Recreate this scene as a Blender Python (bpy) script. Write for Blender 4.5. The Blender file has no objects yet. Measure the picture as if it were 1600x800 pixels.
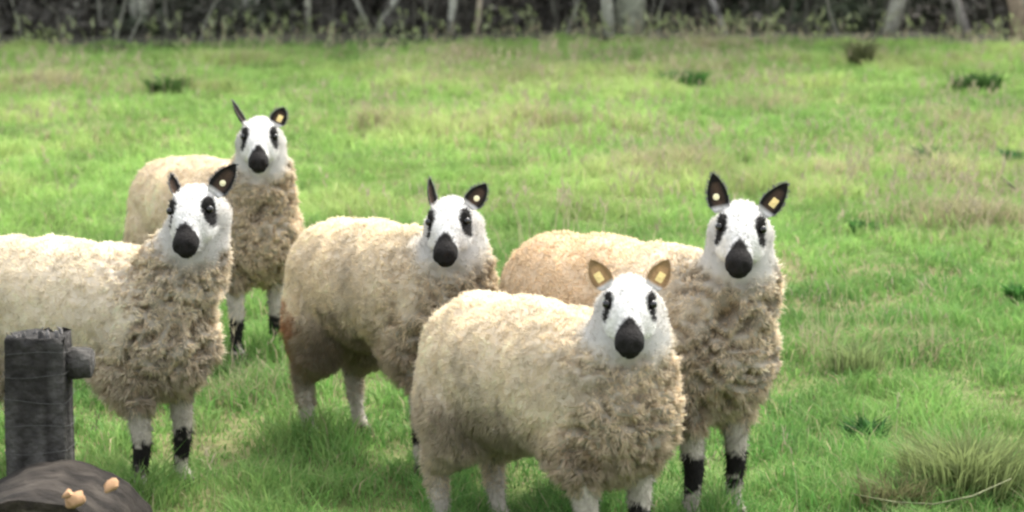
import bpy, bmesh, math, random
import numpy as np
from mathutils import Vector, Matrix, noise, kdtree

# ------------------------------------------------------------------ camera
S = bpy.context.scene
COL = S.collection
R_ = math.radians
CAM_H, FPX, PITCH = 1.82, 3870.0, R_(8.54)
cd = bpy.data.cameras.new("camera")
cam = bpy.data.objects.new("camera", cd); COL.objects.link(cam)
cam.location = (0, 0, CAM_H); cam.rotation_euler = (R_(90) - PITCH, 0, 0)
cd.sensor_width = 36.0; cd.lens = FPX / 1600 * 36; cd.clip_end = 500
cd.dof.use_dof = True; cd.dof.focus_distance = 7.3; cd.dof.aperture_fstop = 4.0
S.camera = cam

# ------------------------------------------------------------------ light
SUN_EL, SUN_AZ = R_(56), R_(36)     # azimuth from +Y (away from camera) towards +X
w = bpy.data.worlds.new("World"); S.world = w; w.use_nodes = True
nt = w.node_tree; nt.nodes.clear()
sky = nt.nodes.new("ShaderNodeTexSky"); sky.sky_type = 'NISHITA'; sky.sun_disc = False
sky.sun_elevation = SUN_EL; sky.sun_rotation = SUN_AZ; sky.dust_density = 4.0
hs = nt.nodes.new("ShaderNodeHueSaturation"); hs.inputs["Saturation"].default_value = 0.25
bg = nt.nodes.new("ShaderNodeBackground"); bg.inputs[1].default_value = 0.15
wo = nt.nodes.new("ShaderNodeOutputWorld")
nt.links.new(sky.outputs[0], hs.inputs["Color"]); nt.links.new(hs.outputs[0], bg.inputs[0]); nt.links.new(bg.outputs[0], wo.inputs[0])
ld = bpy.data.lights.new("sun", 'SUN'); ld.energy = 1.05; ld.angle = R_(18); ld.color = (1.0, 0.95, 0.84)
sun = bpy.data.objects.new("sun", ld); COL.objects.link(sun)
sd = Vector((math.sin(SUN_AZ) * math.cos(SUN_EL), math.cos(SUN_AZ) * math.cos(SUN_EL), math.sin(SUN_EL)))
sun.rotation_euler = sd.to_track_quat('Z', 'Y').to_euler(); sun.location = (5, 20, 20)
S.view_settings.view_transform = 'Standard'; S.view_settings.look = 'None'
S.view_settings.gamma = 1.0; S.view_settings.exposure = 2.1
S.render.engine = 'CYCLES'
S.cycles.filter_width = 2.5
S.cycles.max_bounces = 6; S.cycles.diffuse_bounces = 4; S.cycles.transmission_bounces = 4
S.cycles.use_denoising = True

CR, CF = Vector((1, 0, 0)), Vector((0, math.cos(PITCH), -math.sin(PITCH)))
CU = Vector((0, math.sin(PITCH), math.cos(PITCH))); C0 = Vector((0, 0, CAM_H))
def ray(px, py): return (CF + CR * ((px - 800) / FPX) - CU * ((py - 400) / FPX))
def at(px, py, z=0.0):
    d = ray(px, py); return C0 + d * ((z - CAM_H) / d.z)
def at_depth(px, py, y):
    d = ray(px, py); return C0 + d * (y / d.y)

# ------------------------------------------------------------------ helpers
rng = np.random.default_rng(7)
random.seed(7)
def tag(o, label=None, cat=None, group=None, kind=None):
    if label: o["label"] = label
    if cat: o["category"] = cat
    if group: o["group"] = group
    if kind: o["kind"] = kind
    return o
def empty(name, loc=(0, 0, 0), rz=0):
    o = bpy.data.objects.new(name, None); COL.objects.link(o)
    o.location = loc; o.rotation_euler = (0, 0, rz); o.empty_display_size = 0.1
    return o
def mesh_np(name, V, faces_list, mat, parent=None, col=None, smooth=True):
    """faces_list: list of int arrays (n,k)"""
    me = bpy.data.meshes.new(name)
    V = np.asarray(V, np.float32)
    me.vertices.add(len(V)); me.vertices.foreach_set("co", V.ravel())
    idx = np.concatenate([f.ravel() for f in faces_list]).astype(np.int32)
    tot = np.concatenate([np.full(len(f), f.shape[1], np.int32) for f in faces_list])
    st = np.concatenate([[0], np.cumsum(tot)[:-1]]).astype(np.int32)
    me.loops.add(len(idx)); me.loops.foreach_set("vertex_index", idx)
    me.polygons.add(len(tot)); me.polygons.foreach_set("loop_start", st)
    me.update(calc_edges=True); me.validate()
    if smooth: me.shade_smooth()
    if col is not None:
        a = me.color_attributes.new("col", 'FLOAT_COLOR', 'POINT')
        c4 = np.ones((len(V), 4), np.float32); c4[:, :3] = np.clip(col, 0, 1)
        a.data.foreach_set("color", c4.ravel())
    me.materials.append(mat)
    o = bpy.data.objects.new(name, me); COL.objects.link(o)
    if parent: o.parent = parent
    return o
def mesh_arrays(me):
    n = len(me.vertices); V = np.empty(n * 3, np.float32); me.vertices.foreach_get("co", V)
    N = np.empty(n * 3, np.float32); me.vertices.foreach_get("normal", N)
    me.calc_loop_triangles(); t = np.empty(len(me.loop_triangles) * 3, np.int32); me.loop_triangles.foreach_get("vertices", t)
    return V.reshape(-1, 3), N.reshape(-1, 3), t.reshape(-1, 3)

def _h(ix, iy, iz, s):
    x = (ix.astype(np.int64) * 73856093) ^ (iy.astype(np.int64) * 19349663) ^ (iz.astype(np.int64) * 83492791) ^ (s * 2654435)
    x = (x ^ (x >> 13)) * 1274126177
    x = x ^ (x >> 16)
    return (x & 0xffff).astype(np.float64) / 65535.0
def vnoise(P, s=0):
    P = np.asarray(P, np.float64); i = np.floor(P).astype(np.int64); f = P - i; f = f * f * (3 - 2 * f)
    r = 0
    for dx in (0, 1):
        for dy in (0, 1):
            for dz in (0, 1):
                wt = (f[:, 0] if dx else 1 - f[:, 0]) * (f[:, 1] if dy else 1 - f[:, 1]) * (f[:, 2] if dz else 1 - f[:, 2])
                r = r + wt * _h(i[:, 0] + dx, i[:, 1] + dy, i[:, 2] + dz, s)
    return r
def fbm(P, s=0, o=3):
    P = np.asarray(P, np.float64); r = 0; a = 1; t = 0
    for k in range(o): r = r + a * vnoise(P * (2 ** k), s + k * 17); t += a; a *= .5
    return r / t
def sstep(a, b, x): 
    t = np.clip((x - a) / (b - a), 0, 1); return t * t * (3 - 2 * t)
def mixc(a, b, t): return a * (1 - t[:, None]) + b * t[:, None]

# ------------------------------------------------------------------ materials
def new_mat(name):
    m = bpy.data.materials.new(name); m.use_nodes = True; n = m.node_tree
    b = n.nodes["Principled BSDF"]; b.inputs["Roughness"].default_value = 0.85
    b.inputs["Specular IOR Level"].default_value = 0.25
    return m, n, b
def attr_mat(name, rough=0.9, transl=0.0, spec=0.2, nscale=None, namt=0.2, bump=0.0, bscale=60):
    m, n, b = new_mat(name)
    b.inputs["Roughness"].default_value = rough; b.inputs["Specular IOR Level"].default_value = spec
    a = n.nodes.new("ShaderNodeAttribute"); a.attribute_name = "col"
    src = a.outputs["Color"]
    if nscale:
        tc = n.nodes.new("ShaderNodeTexCoord"); no = n.nodes.new("ShaderNodeTexNoise"); no.inputs["Scale"].default_value = nscale; no.inputs["Detail"].default_value = 5
        n.links.new(tc.outputs["Object"], no.inputs["Vector"])
        mr = n.nodes.new("ShaderNodeMapRange"); mr.inputs["From Min"].default_value = .3; mr.inputs["From Max"].default_value = .7
        mr.inputs["To Min"].default_value = 1 - namt; mr.inputs["To Max"].default_value = 1 + namt * .6
        n.links.new(no.outputs["Fac"], mr.inputs["Value"])
        vm = n.nodes.new("ShaderNodeVectorMath"); vm.operation = 'SCALE'
        n.links.new(src, vm.inputs[0]); n.links.new(mr.outputs[0], vm.inputs["Scale"]); src = vm.outputs[0]
    n.links.new(src, b.inputs["Base Color"])
    if bump:
        tc = n.nodes.new("ShaderNodeTexCoord"); no = n.nodes.new("ShaderNodeTexNoise"); no.inputs["Scale"].default_value = bscale; no.inputs["Detail"].default_value = 6
        n.links.new(tc.outputs["Object"], no.inputs["Vector"]); bp = n.nodes.new("ShaderNodeBump"); bp.inputs["Strength"].default_value = bump; bp.inputs["Distance"].default_value = .02
        n.links.new(no.outputs["Fac"], bp.inputs["Height"]); n.links.new(bp.outputs[0], b.inputs["Normal"])
    if transl:
        t = n.nodes.new("ShaderNodeBsdfTranslucent"); mx = n.nodes.new("ShaderNodeMixShader"); mx.inputs[0].default_value = transl
        n.links.new(src, t.inputs[0]); n.links.new(b.outputs[0], mx.inputs[1]); n.links.new(t.outputs[0], mx.inputs[2])
        n.links.new(mx.outputs[0], n.nodes["Material Output"].inputs[0])
    return m
M_WOOL = attr_mat("wool", .95, .52, .1)
M_SKIN = attr_mat("short_hair", .85, .0, .2, 90, .18, .35, 160)
M_GRASS = attr_mat("grass", .75, .42, .15)
M_STEM = attr_mat("dry_stem", .85, .3, .15)
M_SOIL = attr_mat("soil", .95, 0, .1, 9, .35, .6, 40)
M_LITTER = attr_mat("leaf_litter", .95, 0, .1, 6, .4, .8, 20)
M_LEAF = attr_mat("leaves", .8, .3, .15)
M_BARK = attr_mat("bark", .92, 0, .1, 14, .45, .9, 25)
M_WOOD = attr_mat("weathered_wood", .9, 0, .15, 25, .5, .9, 45)
def plain(name, c, rough=.5, spec=.4, metal=0, nscale=None):
    m, n, b = new_mat(name); b.inputs["Roughness"].default_value = rough; b.inputs["Specular IOR Level"].default_value = spec; b.inputs["Metallic"].default_value = metal
    no = n.nodes.new("ShaderNodeTexNoise"); no.inputs["Scale"].default_value = nscale or 30
    cr = n.nodes.new("ShaderNodeValToRGB"); cr.color_ramp.elements[0].color = (*[x * .75 for x in c], 1); cr.color_ramp.elements[1].color = (*[min(1, x * 1.15) for x in c], 1)
    tc = n.nodes.new("ShaderNodeTexCoord"); n.links.new(tc.outputs["Object"], no.inputs["Vector"])
    n.links.new(no.outputs["Fac"], cr.inputs[0]); n.links.new(cr.outputs[0], b.inputs["Base Color"])
    return m
M_EYE = plain("eye", (.004, .003, .002), .18, .5)
M_TAG = plain("ear_tag_plastic", (.80, .62, .26), .4, .4)
M_TAGW = plain("pale_ear_tag_plastic", (.85, .78, .50), .4, .4)
M_HOOF = plain("hoof_horn", (.03, .025, .02), .6)
M_WIRE = plain("galvanised_wire", (.09, .09, .085), .7, .3, .3)

# ------------------------------------------------------------------ ground
def ground_z(P2):
    P = np.zeros((len(P2), 3)); P[:, :2] = P2
    z = (fbm(P * .9, 5, 3) - .5) * .10 + (fbm(P * 3.1, 9, 2) - .5) * .045
    return z
def gz(x, y): return float(ground_z(np.array([[x, y]]))[0])
def grid_mesh(name, xs, ys, zoff, colf, mat, zf=ground_z):
    X, Y = np.meshgrid(xs, ys); P = np.stack([X.ravel(), Y.ravel()], 1)
    Z = zf(P) + zoff
    V = np.column_stack([P, Z]); nx = len(xs); ny = len(ys)
    i = np.arange(nx * ny).reshape(ny, nx)
    F = np.stack([i[:-1, :-1].ravel(), i[:-1, 1:].ravel(), i[1:, 1:].ravel(), i[1:, :-1].ravel()], 1)
    return mesh_np(name, V, [F], mat, col=colf(V))
EDGE_Y = 28.0
def edge_y(x): return EDGE_Y + .5 * np.sin(x * .45 + 1) + .25 * np.sin(x * 1.7)
def field_col(V):
    n = fbm(V * np.array([.8, .8, 0]) + 3, 2, 3)
    return mixc(np.array([[.075, .115, .03]]), np.array([[.12, .12, .05]]), sstep(.4, .65, n))
xs = np.concatenate([np.linspace(-60, -9, 40, endpoint=False), np.linspace(-9, 9, 181), np.linspace(9.3, 60, 40)])
ys = np.concatenate([np.linspace(-40, 3, 25, endpoint=False), np.linspace(3, 32, 260), np.linspace(32.5, 120, 40)])
tag(grid_mesh("ground", xs, ys, 0, field_col, M_SOIL), kind="structure")
def litter_col(V):
    n = fbm(V * 1.7 + 3, 12, 4)
    return mixc(np.array([[.035, .035, .026]]), np.array([[.06, .058, .042]]), sstep(.35, .7, n))
def litter():
    xs = np.linspace(-30, 30, 240); t = np.linspace(0, 1, 60)
    X, T = np.meshgrid(xs, t); Y = edge_y(X) + T * 30
    P = np.stack([X.ravel(), Y.ravel()], 1)
    Z = ground_z(P) + .02 + (fbm(np.column_stack([P * 1.5, P[:, 0] * 0]), 31, 3)) * .12 * np.clip(T.ravel() * 20, 0, 1)
    V = np.column_stack([P, Z]); i = np.arange(V.shape[0]).reshape(60, 240)
    F = np.stack([i[:-1, :-1].ravel(), i[:-1, 1:].ravel(), i[1:, 1:].ravel(), i[1:, :-1].ravel()], 1)
    return mesh_np("woodland_floor", V, [F], M_LITTER, col=litter_col(V))
tag(litter(), kind="structure")

# blades --------------------------------------------------------------
def blades(P, D, L, W, bend, C, tipc=1.0, segs=2, droop=.5):
    """P base (n,3), D horizontal lean direction (n,2), L length, W width, bend 0..1"""
    n = len(P); side = np.column_stack([-D[:, 1], D[:, 0], np.zeros(n)])
    ang = rng.uniform(0, 6.28, n); side = np.column_stack([np.cos(ang), np.sin(ang), np.zeros(n)])
    D3 = np.column_stack([D, np.zeros(n)]); Z = np.array([[0, 0, 1.]])
    p0 = P
    p1 = P + Z * (L * .55)[:, None] + D3 * (L * bend * .25)[:, None]
    p2 = p1 + Z * (L * (.45 - .35 * bend * droop))[:, None] + D3 * (L * bend * .7)[:, None]
    hw = side * (W / 2)[:, None]
    V = np.stack([p0 - hw, p0 + hw, p1 - hw * .8, p1 + hw * .8, p2], 1).reshape(-1, 3)
    b = np.arange(n) * 5
    Q = np.stack([b, b + 1, b + 3, b + 2], 1); T = np.stack([b + 2, b + 3, b + 4], 1)
    Cc = np.repeat(C, 5, 0).reshape(n, 5, 3); Cc[:, 4] *= tipc
    return V, Q, T, Cc.reshape(-1, 3)
class Acc:
    def __init__(s): s.V = []; s.F = {}; s.C = []; s.n = 0
    def add(s, V, Fs, C):
        for F in Fs:
            if len(F): s.F.setdefault(F.shape[1], []).append(F + s.n)
        s.V.append(V); s.C.append(C); s.n += len(V)
    def build(s, name, mat, parent=None, smooth=True):
        return mesh_np(name, np.concatenate(s.V), [np.concatenate(f) for f in s.F.values()], mat, parent, np.concatenate(s.C), smooth)

# dry seed-grass patches seen in the photo: (px, py, radius x m, radius y m, strength)
PATCH = [(85, 135, .45, .9, 1), (715, 90, .25, .8, 1.1), (780, 125, 1.0, 1.2, .8), (1000, 110, 1.1, 1.6, .8), (1075, 75, .7, .8, 1.1),
         (1040, 265, .45, .8, 1.0), (850, 205, .6, .9, .8), (1345, 270, .75, 1.1, 1.0), (1470, 190, .4, .9, .9), (1515, 355, .45, .6, 1.0),
         (575, 195, .5, .7, .9), (665, 185, .35, .6, .7), (1190, 165, .6, 1., .6), (1330, 560, .22, .35, .9), (1348, 100, .25, .5, 1),
         (1560, 100, .8, 1.0, .6), (880, 250, .4, .5, .5), (110, 215, .5, .5, .5), (420, 95, .9, .8, .5), (250, 140, .5, .7, .5), (1590, 190, .4, .8, .7),
         (375, 620, .22, .3, .5), (1420, 560, .25, .3, .5)]
PW = [(at(a, b).x, at(a, b).y, rx, ry, s) for a, b, rx, ry, s in PATCH]
def patch_val(P):
    v = np.zeros(len(P)); nn = fbm(np.column_stack([P * np.array([3., 1.6]), P[:, 0] * 0]), 66, 3)
    for x, y, rx, ry, s in PW:
        v = np.maximum(v, s * 1.5 * np.exp(-(((P[:, 0] - x) / rx) ** 2 + ((P[:, 1] - y) / ry) ** 2)))
    return v * sstep(.3, .6, nn)
def scatter(y0, y1, dens):
    hw = lambda y: .5 * 1600 / FPX * y * 1.22 + .9
    W = hw(y1); n = int(dens * 2 * W * (y1 - y0)); P = np.column_stack([rng.uniform(-W, W, n), rng.uniform(y0, y1, n)])
    k = np.abs(P[:, 0]) < hw(P[:, 1]); P = P[k]
    return P[P[:, 1] < edge_y(P[:, 0]) + .7 * vnoise(np.column_stack([P[:, 0] * 2.5, P[:, 0] * 0, P[:, 0] * 0]), 3)]
def build_grass():
    A = Acc()
    for y0, y1, dens, wd, hs_ in [(4.8, 7.5, 7500, .0048, 1.0), (7.5, 10.5, 4200, .006, 1.0), (10.5, 16, 2100, .009, 1.0), (16, 31, 900, .014, 1.05)]:
        P = scatter(y0, y1, dens)
        P3 = np.column_stack([P, np.zeros(len(P))])
        n1 = fbm(P3 * 1.1 + 40, 3, 3); n2 = fbm(P3 * 5.5, 4, 2); n3 = fbm(P3 * .45 + 7, 6, 2)
        keep = rng.uniform(0, 1, len(P)) < .45 + .9 * n2; P = P[keep]; n1 = n1[keep]; n2 = n2[keep]; n3 = n3[keep]
        n = len(P); pv = patch_val(P); yy = P[:, 1]
        L = (.03 + .075 * sstep(.3, .75, n2) * (.5 + n1)) * rng.uniform(.5, 1.25, n) * hs_ + .07 * pv + .06 * sstep(.62, .78, n1) * (yy > 9)
        for f in FEET: L = L + .075 * np.exp(-((P[:, 0] - f.x) ** 2 + (P[:, 1] - f.y + .05) ** 2) / .012) * rng.uniform(.3, 1.1, n)
        ang = rng.uniform(0, 6.28, n); D = np.column_stack([np.cos(ang), np.sin(ang)])
        bend = rng.uniform(.2, 1.3, n)
        far = sstep(7, 15, yy)
        green = mixc(np.array([[.07, .205, .040]]), np.array([[.225, .385, .095]]), np.clip(far * .9 + (n3 - .5) * .7 + .05, 0, 1))
        yel = np.array([[.42, .41, .18]]); dry = np.array([[.34, .285, .18]])
        C = mixc(green, yel, np.clip(sstep(.5, .8, n1) * .32 * (.3 + .7 * far) + rng.uniform(0, .25, n), 0, 1))
        dark = np.array([[.055, .13, .035]])
        C = mixc(C, dark, np.clip(sstep(.56, .35, n1) * .8 * (1 - .35 * far), 0, 1) * (rng.uniform(0, 1, n)))
        C = mixc(C, dry, ((rng.uniform(0, 1, n) < .04 + .7 * pv)).astype(float) * rng.uniform(.55, 1, n))
        C *= rng.uniform(.82, 1.16, (n, 1)) * (.88 + .24 * sstep(.3, .7, fbm(np.column_stack([P * np.array([2.2, 1.1]), P[:, 0] * 0]) + 9, 55, 3)))[:, None]
        P3 = np.column_stack([P, ground_z(P) - .004])
        V, Q, T, Cc = blades(P3, D, L, rng.uniform(.6, 1.3, n) * wd, bend, C, 1.15)
        A.add(V, [Q, T], Cc)
    o = A.build("grass", M_GRASS)
    tag(o, kind="stuff"); return o

def stems(A, P, L, C, w0, head, lean=.25, hc=None):
    """thin seed stems with a tapering panicle built of small flakes"""
    n = len(P); ang = rng.uniform(0, 6.28, n); D = np.column_stack([np.cos(ang), np.sin(ang)])
    V, Q, T, Cc = blades(P, D, L, np.full(n, w0), rng.uniform(.05, lean * 2, n), C, 1, droop=.2)
    A.add(V, [Q, T], Cc)
    tips = V.reshape(n, 5, 3)[:, 4]; mids = V.reshape(n, 5, 3)[:, 2:4].mean(1)
    ax = tips - mids; k = 6
    for j in range(k):
        t = 1 - .10 * j
        base = mids + ax * t + rng.normal(0, head * .25, (n, 3)) * np.array([1, 1, .5])
        a2 = rng.uniform(0, 6.28, n); D2 = np.column_stack([np.cos(a2), np.sin(a2)])
        hcC = (hc if hc is not None else C) * rng.uniform(.8, 1.2, (n, 1))
        V2, Q2, T2, C2 = blades(base, D2, np.full(n, head) * rng.uniform(.6, 1.3, n), np.full(n, w0 * 1.8), rng.uniform(.3, 1.2, n), hcC, 1)
        A.add(V2, [Q2, T2], C2)
def build_seed_grass():
    A = Acc()
    P = scatter(5.5, 31, 60); 
    pv = patch_val(P) + .35 * sstep(.62, .8, fbm(np.column_stack([P * .6, P[:, 0] * 0]), 77, 3)) * (P[:, 1] > 12) + .012
    P = P[rng.uniform(0, 1, len(P)) < pv * np.where(P[:, 1] > 14, .9, 1.5)]
    for k in range(1):
        n = len(P); yy = P[:, 1]; far = sstep(8, 20, yy)
        C = mixc(np.array([[.34, .31, .19]]), np.array([[.38, .31, .21]]), rng.uniform(0, 1, n)) * rng.uniform(.8, 1.15, (n, 1))
        hc = mixc(np.array([[.27, .24, .16]]), np.array([[.36, .31, .21]]), rng.uniform(0, 1, n))
        P3 = np.column_stack([P, ground_z(P)])
        near = yy < 12
        for m in (near, ~near):
            stems(A, P3[m], rng.uniform(.16, .34, m.sum()), C[m], .0022 if m is near else .005, .03 if m is near else .045, .35, hc[m])
    # pale stalks standing along the edge of the wood
    x = rng.uniform(-8.5, 8.5, 520); x = x[rng.uniform(0, 1, len(x)) < .25 + vnoise(np.column_stack([x * 1.3, x * 0, x * 0]), 8)]
    y = edge_y(x) + rng.normal(0, .35, len(x)); P = np.column_stack([x, y]); n = len(P)
    C = mixc(np.array([[.42, .46, .26]]), np.array([[.30, .36, .14]]), rng.uniform(0, 1, n)) * rng.uniform(.7, 1.1, (n, 1))
    stems(A, np.column_stack([P, ground_z(P)]), rng.uniform(.12, .42, n), C, .008, .05, .5)
    tag(A.build("seeding_grass", M_STEM), kind="stuff")
build_seed_grass()

# ------------------------------------------------------------------ tubes
def tube(pts, rad, seg=10, cap=True, jit=0.0, seed=0):
    pts = [Vector(p) for p in pts]; V = []; F = []
    up = Vector((0, 0, 1)); n = len(pts)
    for i, p in enumerate(pts):
        t = (pts[min(i + 1, n - 1)] - pts[max(i - 1, 0)]).normalized()
        a = t.cross(Vector((.31, .95, .1)) if abs(t.z) > .8 else up).normalized(); b = t.cross(a).normalized()
        for k in range(seg):
            th = 2 * math.pi * k / seg
            r = rad[i] * (1 + jit * (noise.noise(Vector((math.cos(th) * 1.5, math.sin(th) * 1.5, i * .35 + seed * 7))) ))
            V.append(p + (a * math.cos(th) + b * math.sin(th)) * r)
    for i in range(n - 1):
        for k in range(seg):
            k2 = (k + 1) % seg
            F.append((i * seg + k, i * seg + k2, (i + 1) * seg + k2, (i + 1) * seg + k))
    F = np.array(F); Va = np.array([tuple(v) for v in V]); Fs = [F]
    if cap:
        c0 = len(Va); Va = np.vstack([Va, np.array(pts[0])[None], np.array(pts[-1])[None]])
        T = [(c0, (k + 1) % seg, k) for k in range(seg)] + [(c0 + 1, (n - 1) * seg + k, (n - 1) * seg + (k + 1) % seg) for k in range(seg)]
        Fs.append(np.array(T))
    return Va, Fs

# ------------------------------------------------------------------ woodland
def crown_mesh_data(seed, n=2600, R=(1.9, 1.9, 1.8)):
    r = np.random.default_rng(seed)
    cl = r.normal(0, .55, (26, 3)); cl /= np.maximum(1, np.linalg.norm(cl, axis=1))[:, None]
    P = cl[r.integers(0, 26, n)] + r.normal(0, .22, (n, 3)); P = P * np.array(R)
    a = r.normal(0, 1, (n, 3)); a /= np.linalg.norm(a, axis=1)[:, None]
    b = np.cross(a, r.normal(0, 1, (n, 3))); b /= np.linalg.norm(b, axis=1)[:, None]
    s = r.uniform(.07, .15, (n, 1))
    V = np.stack([P - a * s, P + b * s * .6, P + a * s, P - b * s * .6], 1).reshape(-1, 3)
    Q = np.arange(n * 4).reshape(n, 4)
    C = mixc(np.array([[.04, .07, .02]]), np.array([[.09, .12, .04]]), r.uniform(0, 1, n)); C = np.repeat(C, 4, 0)
    return V, [Q], C
CROWNS = []
def tree(name, label, px, py_base, r0, top_dx, ht, col, seed, fork=0, group="trees along the edge of the wood", cat="tree"):
    b = at(px, py_base); z = gz(b.x, b.y)
    root = empty(name, (b.x, b.y, z)); tag(root, label, cat, group)
    n = 12; pts = []; rad = []
    rr = random.Random(seed)
    for i in range(n):
        t = i / (n - 1)
        tt = t ** 1.0
        pts.append((top_dx * ht * (t if t < .25 else .25 + (t - .25) * .4) + .06 * math.sin(t * 9 + seed), .05 * math.cos(t * 7 + seed), -.05 + ht * t))
        rad.append(r0 * .72 * ((1.5 - 3.0 * t) if t < .08 else (1.26 - (t - .08) * 1.1)) * 1.0 if t < .999 else r0 * .2)
    A = Acc(); V, F = tube(pts, rad, 14, True, .25, seed)
    c = np.array(col)[None] * (.75 + .5 * fbm(V * np.array([6, 6, 1.6]) + seed, seed, 3))[:, None]
    A.add(V, F, c)
    for k in range(fork):
        a = rr.uniform(0, 6.28); p = Vector(pts[0]) + Vector((0, 0, .1)); lr = r0 * rr.uniform(.35, .6)
        dx = rr.choice([-1, 1]) * rr.uniform(.15, .5)
        V, F = tube([p, p + Vector((dx * .5, 0, .5)), p + Vector((dx * 1.1, .1, 1.5)), p + Vector((dx * 1.7, .1, 3.4))], [lr, lr * .85, lr * .7, lr * .3], 9, True, .2, seed + k)
        A.add(V, F, np.array(col)[None] * (.75 + .5 * fbm(V * np.array([6, 6, 1.6]), seed + k, 3))[:, None])
    for k in range(7):
        t = rr.uniform(.45, .95); p = Vector(pts[int(t * (n - 1))]); a = rr.uniform(0, 6.28); l = rr.uniform(.8, 1.7)
        e = p + Vector((math.cos(a) * l, math.sin(a) * l, l * .7)); m = (p + e) / 2 + Vector((0, 0, -.12)); q = r0 * (1.1 - t) * .5 + .012
        V, F = tube([p, m, e], [q, q * .7, q * .3], 7, True, .1, k); A.add(V, F, np.repeat(np.array(col)[None], len(V), 0))
    A.build("trunk", M_BARK, root)
    me = CROWNS[seed % len(CROWNS)]
    cr = bpy.data.objects.new("crown", me); COL.objects.link(cr); cr.parent = root
    cr.location = (pts[-1][0], .9, ht * .9); s = rr.uniform(.8, 1.15) * (1 if r0 > .08 else .75); cr.scale = (s, s, s * .9); cr.rotation_euler = (0, 0, rr.uniform(0, 6))
    return root
for s_ in range(3):
    V, F, C = crown_mesh_data(s_ + 50); o = mesh_np("crown", V, F, M_LEAF, col=C); CROWNS.append(o.data); bpy.data.objects.remove(o)
GT = (.30, .30, .23); PT = (.60, .60, .50); BT = (.14, .12, .09); GY = (.40, .40, .33)
TREES = [
    ("thin pale birch-like trunk behind the far left edge of the field, leaning right", 104, 44, .045, .16, 6.5, PT, 0),
    ("pale grey forked trunk with a flared foot, second from the left at the wood edge", 212, 46, .10, .14, 7.5, GY, 1),
    ("broad smooth grey trunk above the ears of the rearmost sheep", 390, 40, .14, .02, 8.5, GY, 0),
    ("slim greenish trunk just right of the broad grey trunk", 487, 42, .045, .03, 6.0, GT, 0),
    ("pale sapling leaning hard to the right, ahead of a second thin stem", 588, 42, .05, .50, 6.0, GY, 1),
    ("thin pale straight stem left of the two brownish close-set stems", 705, 44, .045, .0, 6.5, PT, 0),
    ("thin tan stem, right one of the two close-set stems near the middle", 738, 46, .035, .06, 6.2, (.42, .36, .27), 0),
    ("narrow grey trunk left of the thick olive trunk", 945, 46, .07, -.03, 7.0, GY, 0),
    ("thick olive grey trunk right of the picture's middle, widest of the wood edge", 980, 44, .19, .10, 9.0, (.34, .35, .27), 0),
    ("slender crooked trunk right of the thick olive trunk", 1068, 34, .06, -.05, 6.6, GT, 1),
    ("thin bare trunk leaning left out of the undergrowth", 1146, 44, .045, -.45, 6.2, (.28, .27, .25), 0),
    ("pale leaning trunk with a split foot near the right of the wood", 1392, 44, .10, .16, 7.8, (.38, .37, .31), 2),
    ("dark leaning pole-like trunk between two pale trunks on the right", 1515, 50, .055, -.42, 6.4, (.26, .24, .22), 0),
    ("tan peeling trunk at the far right corner of the wood", 1585, 50, .10, -.04, 7.6, (.34, .27, .20), 1),
    ("small dark trunk at the far left corner of the wood", 22, 30, .09, .03, 7.2, BT, 0),
    ("dark brown trunk half hidden in green undergrowth, left of the broad grey one", 300, 24, .10, .05, 7.4, BT, 0),
    ("dark trunk standing deeper in the wood above the middle sheep", 650, 16, .11, .03, 7.7, BT, 0),
    ("dark trunk standing deeper in the wood, left of the thick olive trunk", 840, 18, .10, -.04, 7.4, BT, 0),
    ("dark trunk deep in the wood right of the left-leaning bare trunk", 1240, 18, .12, .05, 7.8, BT, 0),
]
for i, (lb, px, py, r0, dx, ht, c, fk) in enumerate(TREES):
    tree("tree", lb, px, py + 17 if py > 30 else py, r0, dx, ht, c, i + 1, fk)

def build_undergrowth():
    A = Acc(); r = rng
    # tangled stems
    for i in range(380):
        x = r.uniform(-11, 11); y = float(edge_y(x)) + abs(r.normal(0, 1)) * 2.2 + .3
        l = r.uniform(.5, 2.4); a = r.uniform(0, 6.28); b = r.uniform(.1, .9)
        p = Vector((x, y, 0)); q = p + Vector((math.cos(a) * b * .4, math.sin(a) * .2, l * .55)); e = q + Vector((math.cos(a) * b, math.sin(a) * b * .5, l * .5 * (1 - b * .8)))
        w0 = r.uniform(.006, .02); V, F = tube([p, (p + q) / 2 + Vector((r.normal(0, .04), 0, 0)), q, e], [w0, w0, w0 * .8, w0 * .4], 5, False)
        c = np.array([[.09, .085, .07]]) if r.uniform() < .75 else np.array([[.26, .26, .21]])
        A.add(V, F, np.repeat(c * r.uniform(.6, 1.4), len(V), 0))
    # leaves
    n = 120000
    x = r.uniform(-12, 12, n); d = r.uniform(0, 1, n) ** .8 * 6; y = edge_y(x) + 1.3 + d
    hmax = .12 + 2.8 * sstep(-.3, 2.4, d) * (.45 + .9 * fbm(np.column_stack([x * .7, y * .7, x * 0]), 41, 3))
    z = r.uniform(0, 1, n) ** .8 * hmax
    P = np.column_stack([x, y, z]); keep = vnoise(P * 2.4, 5) > .25; P = P[keep]; n = len(P)
    a = r.normal(0, 1, (n, 3)); a /= np.linalg.norm(a, axis=1)[:, None]
    b = np.cross(a, r.normal(0, 1, (n, 3))); b /= np.linalg.norm(b, axis=1)[:, None]; s = r.uniform(.03, .09, (n, 1))
    V = np.stack([P - a * s, P + b * s * .6, P + a * s, P - b * s * .6], 1).reshape(-1, 3)
    g = fbm(P * .55, 91, 2)
    C = mixc(np.array([[.085, .08, .068]]), np.array([[.055, .08, .042]]), .7 * sstep(.52, .68, g)) * r.uniform(.6, 1.4, (n, 1))
    A.add(V, [np.arange(n * 4).reshape(n, 4)], np.repeat(C, 4, 0))
    tag(A.build("undergrowth", M_LEAF, smooth=False), kind="stuff")
build_undergrowth()
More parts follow.
